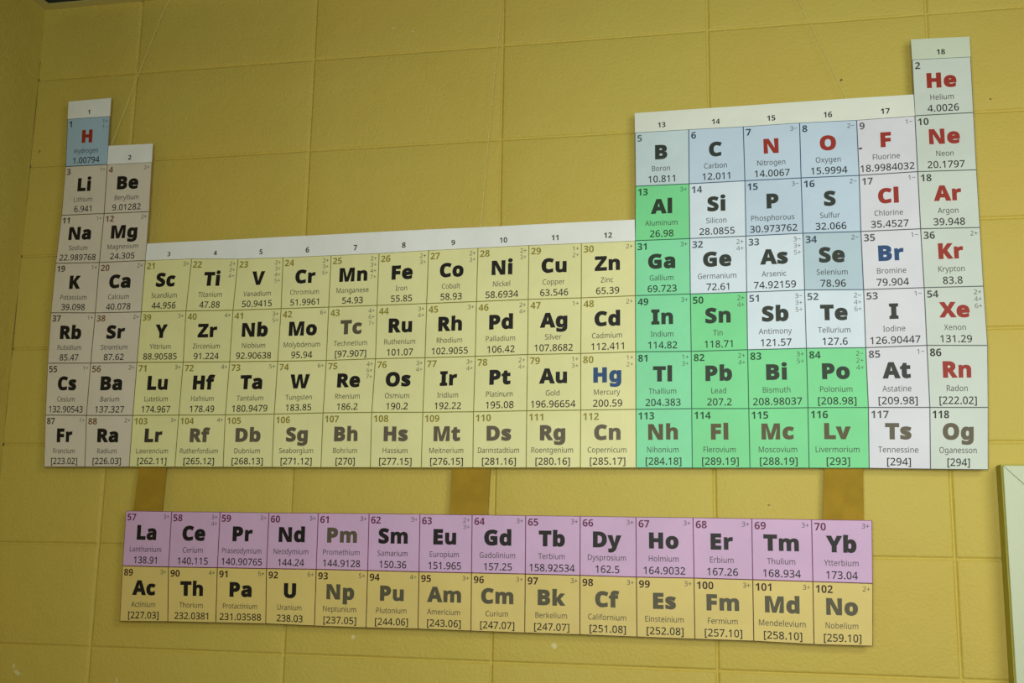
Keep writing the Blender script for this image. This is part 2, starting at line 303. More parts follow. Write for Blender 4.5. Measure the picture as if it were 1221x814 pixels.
  's': '479|252,546 196,542 147,530 106,509 76,481 57,446 51,404 53,376 60,352 71,332 86,314 105,298 128,284 329,187 338,176 344,165 348,153 349,140 346,118 336,98 319,82 295,71 263,63 222,61 191,62 160,67 52,104 52,24 152,-6 220,-10 281,-6 333,8 376,30 408,61 428,100 434,148 432,175 426,199 415,219 400,237 382,253 360,268 159,361 148,372 141,383 136,395 135,409 138,428 148,443 164,456 185,466 213,472 246,474 393,440 423,510',
  't': '361|128,659 93,545 16,510 16,468 92,468 92,156 94,116 102,82 114,55 130,33 149,17 172,4 196,-4 222,-8 339,6 339,73 264,62 241,65 221,72 203,86 190,104 183,128 180,158 180,468 335,468 335,536 180,536 180,659',
  'u': '618|79,536 79,185 84,123 101,74 128,36 166,11 215,-5 274,-10 308,-8 341,-1 372,10 400,25 424,46 444,71 448,71 461,0 533,0 533,536 445,536 445,257 441,199 430,151 410,113 381,85 340,69 287,63 221,77 181,120 168,191 168,536',
  'v': '508|0,536 203,0 304,0 508,536 414,536 255,78 251,78 94,536',
  'w': '786|11,537 158,1 258,1 390,445 394,445 523,1 626,1 775,537 685,537 574,92 570,92 442,537 346,537 215,91 211,91 102,537',
  'x': '529|27,536 212,274 18,0 117,0 265,214 411,0 511,0 316,274 501,536 402,536 265,334 127,536',
  'y': '510|1,536 217,-2 189,-73 176,-100 161,-123 144,-142 123,-156 99,-165 11,-162 11,-232 84,-240 132,-235 173,-220 206,-195 234,-162 258,-121 279,-74 510,536 415,536 260,85 256,85 95,536',
  '−': '572|51,388 51,317 521,317 521,388',
 },
 'D': {
  '0': '572|285,725 228,720 180,705 139,681 106,647 79,605 60,555 47,497 39,431 36,357 43,251 63,161 96,88 144,33 207,1 285,-10 342,-5 391,10 431,34 464,68 491,110 510,160 524,218 532,284 535,357 528,464 508,555 474,628 426,682 363,714/285,603 319,596 345,575 363,541 375,493 383,432 385,357 383,282 375,221 363,173 345,139 319,119 285,112 251,119 225,139 207,174 195,221 188,282 186,357 188,432 195,493 207,541 225,575 251,596',
  '1': '572|289,714 59,531 132,440 266,555 262,0 413,0 413,714',
  '2': '572|293,724 252,722 216,718 184,710 154,699 128,686 38,622 120,525 176,565 202,579 228,590 255,596 282,598 307,596 328,589 346,577 359,561 366,539 369,513 367,490 362,468 354,447 342,426 40,105 40,0 539,0 539,127 228,127 228,134 428,327 455,359 478,391 496,423 509,457 516,493 519,531 516,566 507,599 492,630 471,656 445,679 414,698 378,713 338,721',
  '3': '572|272,724 222,722 178,715 137,704 101,690 69,673 39,654 109,550 172,584 199,594 228,600 261,602 294,600 320,592 340,580 353,564 360,544 363,521 362,503 357,487 350,471 340,458 324,447 303,437 277,431 244,426 148,425 148,309 243,308 278,304 306,298 329,290 346,280 359,268 367,253 372,236 374,217 370,186 360,159 342,138 314,122 277,113 228,110 199,111 134,122 101,131 69,143 38,157 38,29 101,7 170,-6 244,-10 307,-7 361,3 407,18 446,40 478,66 502,97 518,131 529,168 532,208 527,252 512,290 488,321 453,345 410,363 357,373 357,376 398,390 435,410 466,436 491,469 506,508 511,554 504,604 482,646 446,679 398,704 340,719',
  '4': '572|330,714 17,253 17,148 322,148 322,0 469,0 469,148 555,148 555,265 469,265 469,714/324,541 328,541 322,265 150,265',
  '5': '572|90,714 63,350 123,318 231,334 310,322 358,286 374,226 370,191 358,162 338,140 311,125 277,116 236,113 205,114 172,119 49,159 49,29 75,17 104,8 136,0 241,-10 327,-3 398,20 454,56 494,106 518,167 526,239 523,284 513,323 496,358 474,387 448,412 416,431 380,445 342,453 209,446 222,586 477,586 477,714',
  '6': '572|337,719 286,712 242,698 202,681 168,659 138,634 113,604 92,573 76,538 62,502 52,464 44,425 35,303 39,236 51,177 70,126 96,84 127,50 164,24 205,5 249,-6 296,-10 366,-3 425,19 474,56 510,106 532,166 539,238 533,305 515,360 484,405 443,438 393,457 335,464 298,461 265,453 238,440 214,423 195,403 180,381 174,381 178,423 186,462 197,497 214,529 236,555 266,576 302,592 348,601 489,594 489,715/296,348 326,345 350,335 369,318 382,296 390,268 393,236 390,197 381,166 365,142 345,125 321,114 293,111 271,113 251,120 234,132 219,147 206,165 197,184 190,206 186,227 185,249 187,265 191,281 199,296 210,310 223,323 238,333 256,342 275,346',
  '7': '572|27,714 27,587 379,587 111,0 269,0 539,619 539,714',
  '8': '572|286,723 247,721 209,715 174,704 141,689 113,670 89,647 71,620 61,588 57,552 61,512 72,476 90,446 114,419 142,394 172,373 136,352 104,328 75,300 53,267 39,227 35,181 42,126 64,79 100,41 150,13 212,-4 286,-10 333,-7 377,1 416,14 451,32 481,55 504,82 522,113 532,147 536,185 534,216 526,243 514,268 499,291 480,312 458,330 386,377 421,397 451,419 478,446 498,476 510,511 514,551 510,587 500,619 482,647 459,670 432,689 400,704 364,715 326,721/262,611 285,613 309,611 330,605 347,594 361,580 369,562 372,540 369,516 360,495 346,478 286,440 225,480 211,497 202,517 199,540 202,562 210,580 224,594 241,605/250,296 279,311 380,236 389,222 394,206 396,189 393,164 384,143 368,125 346,112 318,104 284,101 251,104 224,112 202,126 187,144 178,166 175,190 178,216 188,239 204,260 225,279',
  '9': '572|275,722 205,715 146,693 97,656 61,606 39,546 32,474 38,407 56,352 87,307 128,274 176,255 233,248 275,251 309,259 335,272 357,289 376,309 391,331 397,331 393,289 385,250 374,215 357,184 335,158 306,136 269,121 223,111 82,118 82,-3 234,-7 285,0 330,13 369,31 403,53 432,78 457,108 478,139 496,174 509,210 520,248 527,287 536,409 532,476 520,535 501,586 475,628 444,662 407,688 366,707 322,718/250,598 278,601 301,599 321,592 338,580 353,566 365,548 374,528 381,507 385,485 386,463 384,447 380,432 372,416 361,402 349,390 333,379 316,371 297,366 275,364 245,367 221,377 202,394 189,416 181,444 178,476 181,515 190,547 206,571 226,588',
 },
 'B': {
  'A': '690|252,717 0,0 163,0 215,170 475,170 527,0 690,0 437,717/345,606 439,297 253,297',
  'B': '672|90,714 90,0 357,0 433,6 497,24 549,55 588,96 611,147 619,207 617,242 611,272 602,297 589,318 574,335 556,349 536,360 514,368 491,374 491,379 524,389 551,406 572,430 588,460 598,494 601,533 593,594 569,641 528,674 472,696 400,710 312,714/241,590 321,590 360,588 392,582 416,572 433,557 443,538 446,513 443,488 435,468 420,452 399,440 368,433 329,431 241,431/241,311 335,311 378,308 411,300 434,286 450,268 459,247 462,222 459,195 450,171 435,151 412,137 381,128 340,125 241,125',
  'C': '637|393,724 325,719 264,703 210,677 165,642 127,598 97,547 75,489 62,425 58,356 62,286 73,222 92,164 119,113 154,70 197,35 249,10 310,-5 379,-10 575,27 575,154 393,116 336,123 291,144 256,178 233,226 219,285 214,355 219,425 234,484 260,533 295,569 340,591 393,598 419,596 446,592 553,551 602,674 499,710 464,718 428,722',
  'D': '740|90,714 90,0 292,0 406,10 502,41 580,92 636,162 671,253 682,364 677,436 662,501 636,556 602,604 559,643 508,674 450,696 385,710 314,714/241,590 322,590 383,584 433,565 473,534 502,490 519,432 525,360 501,229 428,151 306,125 241,125',
  'E': '560|90,714 90,0 501,0 501,125 241,125 241,309 483,309 483,433 241,433 241,590 501,590 501,714',
  'F': '549|90,714 90,0 239,0 239,282 481,282 481,406 239,406 239,590 499,590 499,714',
  'G': '724|431,724 355,719 287,704 228,679 177,645 135,603 102,552 77,494 63,429 58,358 68,248 96,156 144,84 210,32 292,0 390,-10 440,-9 485,-5 528,1 644,31 644,401 361,401 361,275 496,275 496,126 400,116 359,119 323,130 293,146 268,169 248,198 233,231 222,269 216,310 214,355 217,402 226,445 240,483 261,517 286,545 315,568 350,585 388,595 430,598 460,597 490,593 593,559 643,680 612,692 543,712 506,719 469,723',
  'H': '765|90,714 90,0 241,0 241,308 524,308 524,0 675,0 675,714 524,714 524,434 241,434 241,714',
  'I': '389|32,714 32,628 119,588 119,126 32,86 32,0 357,0 357,86 270,126 270,588 357,628 357,714',
  'K': '664|90,714 90,0 241,0 241,255 305,301 492,0 664,0 413,398 662,714 494,714 241,387 241,714',
  'L': '565|90,714 90,0 531,0 531,125 241,125 241,714',
  'M': '943|90,714 90,0 225,0 216,560 220,560 392,0 531,0 715,559 719,559 712,0 853,0 853,714 647,714 468,168 465,168 296,714',
  'N': '813|90,714 90,0 225,0 216,540 220,540 531,0 723,0 723,714 587,714 594,179 591,179 281,714',
  'O': '796|399,725 326,720 261,705 206,679 160,645 123,603 94,552 74,494 62,430 58,359 62,288 74,223 94,165 123,114 160,71 206,36 261,10 325,-5 398,-10 471,-5 535,10 590,36 636,71 673,114 702,164 722,223 734,287 738,358 734,429 722,493 702,552 673,602 636,645 590,679 535,705 472,720/341,592 399,599 457,592 503,571 537,535 560,487 574,428 579,358 574,289 560,230 537,182 503,146 457,124 398,117 340,124 294,146 260,182 236,230 222,289 217,358 222,428 236,487 260,535 295,571',
  'P': '628|90,714 90,0 241,0 241,254 306,254 370,258 425,269 470,287 507,311 536,341 557,374 571,412 580,450 583,491 576,555 555,610 520,654 469,688 402,707 318,714/241,590 310,590 377,578 417,544 430,486 426,452 413,424 392,404 365,389 331,381 291,378 241,378',
  'R': '660|90,714 90,0 241,0 241,274 322,274 492,0 660,0 450,311 516,352 534,371 551,391 564,414 575,440 581,469 583,500 575,566 552,620 513,661 459,690 387,708 298,714/241,590 287,590 332,588 368,580 395,568 415,551 426,527 430,496 426,466 416,441 398,422 371,408 335,400 290,397 241,397',
  'S': '551|296,724 227,718 168,700 119,670 83,630 61,580 54,521 56,490 62,462 71,437 83,415 98,395 114,377 323,256 345,238 359,216 363,191 360,170 353,152 340,136 320,125 294,117 260,115 224,117 188,123 151,134 46,174 46,33 108,9 175,-5 248,-10 326,-4 390,15 442,46 481,88 503,139 511,198 509,233 502,265 490,292 474,316 454,338 431,358 403,377 372,395 236,466 217,482 206,502 202,526 205,546 212,563 225,578 243,589 265,596 291,598 318,597 345,593 459,556 508,674 402,711 368,718 333,723',
  'T': '579|20,714 20,588 214,588 214,0 365,0 365,588 559,588 559,714',
  'U': '756|85,714 85,254 93,180 118,116 159,62 216,22 288,-2 375,-10 438,-6 493,5 540,24 580,50 613,82 638,119 657,160 667,204 671,252 671,714 520,714 520,278 516,228 505,187 487,156 460,134 424,121 379,117 336,121 300,133 272,153 252,183 240,224 236,277 236,714',
  'V': '650|0,714 242,0 407,0 650,714 497,714 325,132 153,714',
  'W': '967|0,714 182,0 354,0 483,542 613,0 785,0 967,714 818,714 692,137 555,714 412,714 275,137 149,714',
  'X': '667|15,714 237,368 0,0 162,0 328,270 494,0 667,0 426,360 650,714 487,714 336,457 182,714',
  'Y': '624|0,714 237,273 237,0 387,0 387,278 624,714 461,714 312,420 164,714',
  'Z': '579|33,714 33,589 366,589 24,98 24,0 555,0 555,125 204,125 546,616 546,714',
  'a': '604|302,557 264,556 227,551 190,544 156,534 123,522 93,508 142,407 244,442 270,446 296,447 321,445 342,438 358,427 371,411 378,390 381,340 286,337 211,330 150,315 103,291 69,259 49,216 42,163 47,109 63,66 90,32 125,9 165,-5 211,-10 253,-8 289,-1 318,10 344,26 368,47 392,74 396,74 425,0 529,0 529,364 522,424 503,472 470,510 426,536 370,552/280,247 323,251 381,253 381,208 377,176 366,149 348,127 324,112 297,102 267,99 247,101 230,105 215,114 204,125 197,142 195,162 198,186 207,207 223,225 247,239',
  'b': '633|78,760 78,0 192,0 217,60 227,60 243,43 262,26 284,11 309,0 341,-8 378,-10 437,-2 487,22 530,62 562,118 582,188 588,274 582,359 563,429 531,484 489,524 439,548 382,556 345,553 313,546 286,532 263,516 243,496 227,475 221,475 227,760/239,373 252,401 272,421 299,433 334,437 363,432 388,419 408,396 424,365 433,325 436,276 433,227 424,186 409,153 389,130 365,116 336,111 299,116 270,130 250,153 237,186 230,226 231,336',
  'c': '514|313,556 262,553 216,543 174,526 136,502 105,471 79,433 60,387 49,333 45,270 52,182 75,111 111,57 162,20 225,-2 300,-10 367,-6 394,0 419,7 443,18 466,31 466,158 396,123 371,117 343,112 313,111 279,115 251,128 228,150 211,181 200,221 197,271 210,363 249,418 313,436 439,404 483,519 381,551 349,555',
  'd': '633|406,760 417,476 412,476 396,497 376,516 352,533 324,546 292,553 255,556 196,548 146,524 103,484 71,428 51,358 45,272 51,187 71,117 102,61 145,22 194,-2 251,-10 288,-7 320,0 347,13 370,30 390,50 406,71 412,71 441,0 555,0 555,760/301,435 340,430 371,416 391,393 405,361 413,320 413,210 404,174 390,145 369,125 340,113 303,109 272,114 245,127 224,150 208,181 199,221 196,270 199,319 208,360 224,392 245,416 271,430',
  'e': '591|303,556 254,552 209,542 168,524 132,499 102,467 78,428 59,383 49,329 45,269 49,210 61,158 81,113 108,75 141,44 180,20 224,4 272,-7 325,-10 401,-6 432,0 462,7 490,17 517,29 517,144 428,111 398,106 366,102 332,101 293,105 260,117 234,137 214,164 201,197 196,236 548,236 548,308 541,381 519,442 482,492 433,527 373,549/277,447 304,450 336,446 362,436 382,418 396,394 405,366 408,335 199,335 205,371 216,400 232,422 253,438',
  'f': '387|295,765 257,763 223,758 192,749 166,736 143,718 125,694 112,665 105,629 102,586 102,546 20,506 20,434 102,434 102,0 251,0 251,434 380,434 380,546 251,546 253,598 257,614 266,628 277,639 292,645 311,647 394,633 432,742',
  'g': '633|255,556 194,548 143,523 101,481 70,424 51,355 45,272 51,190 69,121 100,64 141,23 191,-2 251,-10 283,-8 312,-2 339,9 364,24 386,45 406,71 410,71 406,-7 393,-76 355,-117 291,-131 218,-126 147,-112 78,-89 78,-208 110,-219 142,-227 282,-240 365,-233 433,-213 486,-179 524,-132 547,-73 555,-1 555,546 429,546 417,476 413,476 370,520 317,547/302,435 338,431 367,418 389,397 404,366 413,324 413,204 404,167 388,139 367,121 339,111 304,107 245,125 209,179 197,270 209,362 244,417',
  'h': '657|78,760 78,0 227,0 227,257 230,310 238,355 252,390 274,416 305,432 345,437 394,424 423,385 433,319 433,0 582,0 582,356 576,420 558,470 528,508 489,535 441,551 386,556 354,554 323,548 295,537 269,522 247,501 228,476 220,476 227,760',
  'i': '305|153,760 131,758 112,753 95,744 82,731 75,712 72,687 75,662 82,643 95,630 112,621 131,616 153,614 174,616 193,621 210,630 223,643 231,662 234,687 231,712 223,731 210,744 193,753 174,758/78,546 78,0 227,0 227,546',
  'k': '620|78,760 78,0 227,0 227,170 291,221 448,0 620,0 390,309 607,546 439,546 221,297 219,297 227,760',
  'l': '305|78,760 78,0 227,0 227,760',
  'm': '982|379,556 348,554 318,548 288,537 262,522 239,501 220,476 212,476 192,546 78,546 78,0 227,0 227,257 230,310 237,355 250,390 270,416 299,432 336,437 382,424 409,385 418,319 418,0 567,0 567,274 570,323 578,363 592,395 612,418 640,432 676,437 722,424 749,385 758,319 758,0 907,0 907,356 902,420 886,470 859,508 823,535 776,551 719,556 688,554 657,548 628,537 600,522 577,501 558,476 545,476 528,501 507,521 481,536 451,547 417,554',
  'n': '657|388,556 355,554 322,548 291,537 263,522 240,501 220,476 212,476 192,546 78,546 78,0 227,0 227,257 230,310 238,355 252,390 273,416 304,432 345,437 373,434 395,424 412,407 424,385 431,355 433,319 433,0 582,0 582,356 576,420 558,470 529,508 490,535 443,551',
  'o': '619|311,556 234,548 169,524 116,483 77,427 53,358 45,274 49,216 60,165 79,119 104,81 136,48 172,23 214,5 259,-6 308,-10 384,-2 449,23 502,64 542,120 566,190 574,274 570,332 559,383 540,428 515,466 484,498 447,523 406,541 360,552/273,432 309,436 345,432 374,418 395,395 410,364 419,324 422,274 419,224 410,184 395,151 374,128 346,115 310,110 274,115 245,128 224,151 209,184 200,224 197,274 200,324 209,364 224,395 245,418',
  'p': '633|382,556 345,553 313,545 286,532 263,515 243,496 227,475 220,475 199,546 78,546 78,-240 227,-240 219,60 227,60 243,43 262,26 284,11 310,0 341,-8 378,-10 436,-2 486,22 529,62 562,118 581,189 588,274 582,359 563,429 531,484 489,524 439,548/239,373 252,401 272,421 299,433 334,437 391,419 425,365 436,276 433,227 425,186 412,153 392,130 367,116 336,111 299,116 270,130 250,153 237,186 230,226 231,336',
  'r': '454|348,553 315,543 286,526 260,505 238,481 220,454 213,454 191,546 78,546 78,0 227,0 227,278 229,310 237,338 248,360 264,378 283,393 305,404 329,411 353,416 422,412 433,552',
  's': '497|261,556 200,552 148,539 104,518 71,488 52,450 45,404 47,375 52,350 61,327 74,308 90,291 110,275 312,146 310,133 304,122 294,112 278,105 257,100 231,99 204,100 46,145 46,22 226,-10 297,-5 355,10 400,34 433,68 452,111 459,162 457,193 451,219 440,242 426,261 409,278 388,292 193,410 200,430 222,442 259,446 284,445 308,441 408,406 453,513 421,527 389,538 358,546',
  't': '434|148,662 105,547 23,497 23,434 94,434 94,171 96,128 104,91 116,61 133,38 154,19 178,6 204,-3 233,-8 265,-10 402,15 402,126 290,111 274,116 261,124 251,137 245,152 243,171 243,434 396,434 396,546 243,546 243,662',
  'u': '657|75,546 75,190 81,126 99,76 128,37 167,11 214,-5 269,-10 302,-8 335,-2 365,9 394,24 418,45 437,70 445,70 465,0 579,0 579,546 430,546 430,289 427,235 419,191 405,156 384,130 353,114 312,109 284,112 262,122 245,139 233,162 226,191 224,227 224,546',
  'v': '569|0,546 208,0 361,0 569,546 413,546 308,235 297,197 290,159 286,123 282,123 156,546',
  'y': '569|0,546 217,4 198,-48 184,-71 168,-92 147,-107 122,-117 34,-114 34,-232 110,-240 160,-235 206,-221 247,-197 284,-164 314,-122 338,-70 569,546 409,546 287,144 284,144 163,546',
 },
}

_gc = {}
def area2(l):
    return sum(l[i - 1].x * l[i].y - l[i].x * l[i - 1].y for i in range(len(l)))
def inside(p, l):
    r = False
    for i in range(len(l)):
        a, b = l[i - 1], l[i]
        if (a.y > p.y) != (b.y > p.y) and p.x < (b.x - a.x) * (p.y - a.y) / (b.y - a.y) + a.x: r = not r
    return r
def weld(loop):
    out = []
    for p in loop:
        if out and (p - out[-1]).length < 9: out[-1] = (p + out[-1]) / 2
        else: out.append(p.copy())
    if len(out) > 3 and (out[0] - out[-1]).length < 9: out.pop()
    return out
def fatten(loop, off):
    """moves an outline outwards by off (outer loops run anticlockwise, counters clockwise)"""
    out, n = [], len(loop)
    for i in range(n):
        p, a, b = loop[i], loop[i - 1], loop[(i + 1) % n]
        d1, d2 = (p - a).normalized(), (b - p).normalized()
        n1, n2 = Vector((d1.y, -d1.x, 0)), Vector((d2.y, -d2.x, 0))
        mid = n1 + n2
        if mid.length < 0.35: mid = n1 * 0.5
        k = off / max(mid.normalized().dot(n1), 0.62)
        out.append(p + mid.normalized() * k)
    return out
def glyph(st, ch, off=0.0):
    """advance, 2-D vertices and triangles of one character (1 unit = em/1000)"""
    k = (st, ch, off)
    if k not in _gc:
        adv, rest = GLYPHS[st][ch].split('|')
        loops = [[Vector((float(p.split(',')[0]), float(p.split(',')[1]), 0)) for p in l.split(' ')] for l in rest.split('/')] if rest else []
        if off:
            if ch in 'mnrhu' : off = min(off, 29.0)
            loops = [fatten(weld(l), off) for l in loops]
        pts, tris = [], []
        outers = [l for l in loops if area2(l) > 0]
        holes = [l for l in loops if area2(l) <= 0]
        for o in outers:                        # every island with its own counters
            ls = [o] + [h for h in holes if inside(h[0], o)]
            n = len(pts)
            if ch in 'ij' and min(p.y for p in o) > 500:    # keep the dot clear of a heavy stem
                for p in o: p.y += off * 1.1
            pts += [p for l in ls for p in l]
            tris += [(n + a, n + b, n + c) for a, b, c in tessellate_polygon(ls)]
        _gc[k] = (float(adv) + 1.3 * off, [(p.x + 0.65 * off, p.y) for p in pts], tris)
    return _gc[k]

CAP = 714.0
def text_polys(st, s, cap_h, sx=1.0, track=0.0, off=0.0):
    k = cap_h / CAP
    x, verts, tris = 0.0, [], []
    for ch in s:
        adv, p, t = glyph(st, ch, off)
        n = len(verts)
        verts += [((x + a * sx) * k, b * k) for a, b in p]
        tris += [(n + i, n + j, n + l) for i, j, l in t]
        x += adv * sx + track
    if not verts: return [], [], 0, 0
    lo = min(a for a, _ in verts); hi = max(a for a, _ in verts)
    return verts, tris, lo, hi

# ---------------------------------------------------------------- the printed chart
MAIN = {
 1: {0: (261.5, 2531.3), 1: (362.6, 2531.6), 17: (2002.4, 2537.7), 18: (2105.0, 2536.1)},
 2: {0: (266.5, 2423.6), 1: (365.6, 2423.0), 2: (468.6, 2422.8), 12: (1487.8, 2426.9), 13: (1590.6, 2426.9), 14: (1692.8, 2426.7), 15: (1796.4, 2427.3), 16: (1899.3, 2426.2), 17: (2002.4, 2427.7), 18: (2104.3, 2428.0)},
 3: {0: (267.3, 2315.1), 1: (368.0, 2314.3), 2: (471.6, 2314.2), 12: (1488.6, 2318.8), 13: (1590.1, 2318.5), 14: (1693.7, 2319.4), 15: (1796.1, 2319.4), 16: (1899.9, 2319.0), 17: (2002.5, 2320.6), 18: (2103.6, 2318.9)},
 4: {0: (264.4, 2209.9), 1: (366.9, 2207.7), 2: (472.0, 2208.6), 3: (576.2, 2208.6), 4: (678.5, 2204.8), 5: (776.4, 2204.0), 6: (878.8, 2204.7), 7: (979.6, 2205.1), 8: (1081.3, 2207.3), 9: (1181.4, 2208.4), 10: (1282.2, 2209.9), 11: (1384.6, 2210.1), 12: (1487.2, 2211.2), 13: (1589.9, 2211.2), 14: (1693.3, 2212.1), 15: (1796.4, 2213.0), 16: (1899.0, 2212.2), 17: (2002.5, 2212.6), 18: (2103.5, 2211.0)},
 5: {0: (263.8, 2103.1), 1: (367.5, 2099.9), 2: (471.5, 2099.5), 3: (571.4, 2098.8), 4: (674.1, 2097.8), 5: (777.9, 2098.3), 6: (878.2, 2098.9), 7: (979.4, 2099.5), 8: (1080.5, 2100.4), 9: (1180.6, 2101.3), 10: (1282.4, 2102.9), 11: (1384.9, 2102.7), 12: (1487.3, 2104.3), 13: (1589.7, 2104.5), 14: (1692.6, 2105.1), 15: (1796.2, 2105.7), 16: (1899.5, 2103.3), 17: (2003.4, 2103.4), 18: (2103.3, 2103.2)},
 6: {0: (266.6, 1995.9), 1: (366.2, 1994.3), 2: (470.4, 1994.2), 3: (573.0, 1993.0), 4: (673.6, 1992.2), 5: (776.5, 1991.4), 6: (878.4, 1991.4), 7: (980.2, 1992.9), 8: (1080.5, 1993.1), 9: (1180.7, 1993.8), 10: (1282.7, 1995.5), 11: (1384.6, 1995.5), 12: (1487.6, 1997.0), 13: (1590.0, 1995.8), 14: (1691.9, 1997.0), 15: (1796.1, 1997.6), 16: (1899.0, 1996.7), 17: (2003.0, 1998.6), 18: (2104.2, 1996.5)},
 7: {0: (272.1, 1887.7), 1: (366.3, 1886.1), 2: (470.0, 1885.4), 3: (571.5, 1885.1), 4: (671.5, 1885.1), 5: (775.5, 1885.8), 6: (877.0, 1887.5), 7: (976.9, 1887.5), 8: (1079.6, 1887.0), 9: (1179.9, 1887.0), 10: (1282.6, 1888.1), 11: (1385.2, 1888.5), 12: (1487.7, 1889.1), 13: (1589.6, 1889.6), 14: (1691.7, 1888.9), 15: (1795.6, 1889.5), 16: (1899.5, 1889.0), 17: (2002.8, 1888.1), 18: (2099.1, 1887.3)},
 8: {0: (279.7, 1781.0), 1: (372.9, 1781.2), 2: (471.0, 1781.4), 3: (571.2, 1781.4), 4: (674.1, 1781.4), 5: (777.3, 1781.4), 6: (877.9, 1781.1), 7: (978.4, 1781.1), 8: (1079.8, 1780.8), 9: (1180.9, 1781.2), 10: (1283.0, 1781.1), 11: (1385.0, 1781.3), 12: (1487.8, 1781.5), 13: (1589.4, 1781.5), 14: (1691.6, 1781.7), 15: (1794.4, 1781.8), 16: (1896.7, 1781.7), 17: (1998.8, 1780.3), 18: (2093.1, 1779.5)},
}
LOWER = {
 0: {0: (470.3, 1694.6), 1: (569.9, 1693.9), 2: (672.8, 1694.1), 3: (775.6, 1693.6), 4: (876.9, 1693.8), 5: (979.7, 1694.0), 6: (1080.3, 1693.9), 7: (1181.6, 1693.8), 8: (1283.3, 1693.5), 9: (1385.2, 1693.4), 10: (1487.0, 1693.0), 11: (1589.4, 1692.9), 12: (1692.8, 1692.3), 13: (1795.8, 1691.7), 14: (1897.9, 1691.4)},
 1: {0: (472.0, 1586.7), 1: (571.2, 1586.3), 2: (674.2, 1586.9), 3: (776.6, 1587.1), 4: (877.8, 1587.8), 5: (981.1, 1587.6), 6: (1081.6, 1587.1), 7: (1182.8, 1587.2), 8: (1284.1, 1587.2), 9: (1385.3, 1586.9), 10: (1487.4, 1586.0), 11: (1590.0, 1586.3), 12: (1692.2, 1585.7), 13: (1794.8, 1584.7), 14: (1894.9, 1583.6)},
 2: {0: (475.6, 1480.1), 1: (578.1, 1482.2), 2: (678.2, 1483.0), 3: (781.3, 1484.1), 4: (879.6, 1482.9), 5: (982.0, 1482.5), 6: (1082.9, 1483.4), 7: (1184.0, 1482.8), 8: (1284.4, 1482.3), 9: (1385.7, 1482.3), 10: (1488.0, 1481.4), 11: (1590.1, 1480.9), 12: (1691.7, 1480.7), 13: (1793.4, 1478.3), 14: (1890.7, 1478.6)},
}
HEADER_TOP = {1: [(259.6, 2571.3), (362.0, 2572.9)], 2: [(364.6, 2464.5), (467.6, 2464.0)], 3: [(472.9, 2244.8), (576.9, 2245.6)], 4: [(576.9, 2245.6), (679.2, 2246.2)], 5: [(679.2, 2246.2), (777.8, 2247.3)], 6: [(777.8, 2247.3), (879.3, 2248.1)], 7: [(879.3, 2248.1), (978.9, 2249.1)], 8: [(978.9, 2249.1), (1080.3, 2249.9)], 9: [(1080.3, 2249.9), (1181.7, 2249.8)], 10: [(1181.7, 2249.8), (1282.0, 2251.1)], 11: [(1282.0, 2251.1), (1383.8, 2252.0)], 12: [(1383.8, 2252.0), (1486.6, 2252.7)], 13: [(1487.1, 2466.8), (1591.1, 2467.3)], 14: [(1591.1, 2467.3), (1693.3, 2468.1)], 15: [(1693.3, 2468.1), (1797.1, 2468.8)], 16: [(1797.1, 2468.8), (1899.7, 2469.4)], 17: [(1899.7, 2469.4), (2001.8, 2469.2)], 18: [(2002.0, 2577.9), (2105.2, 2575.9)]}
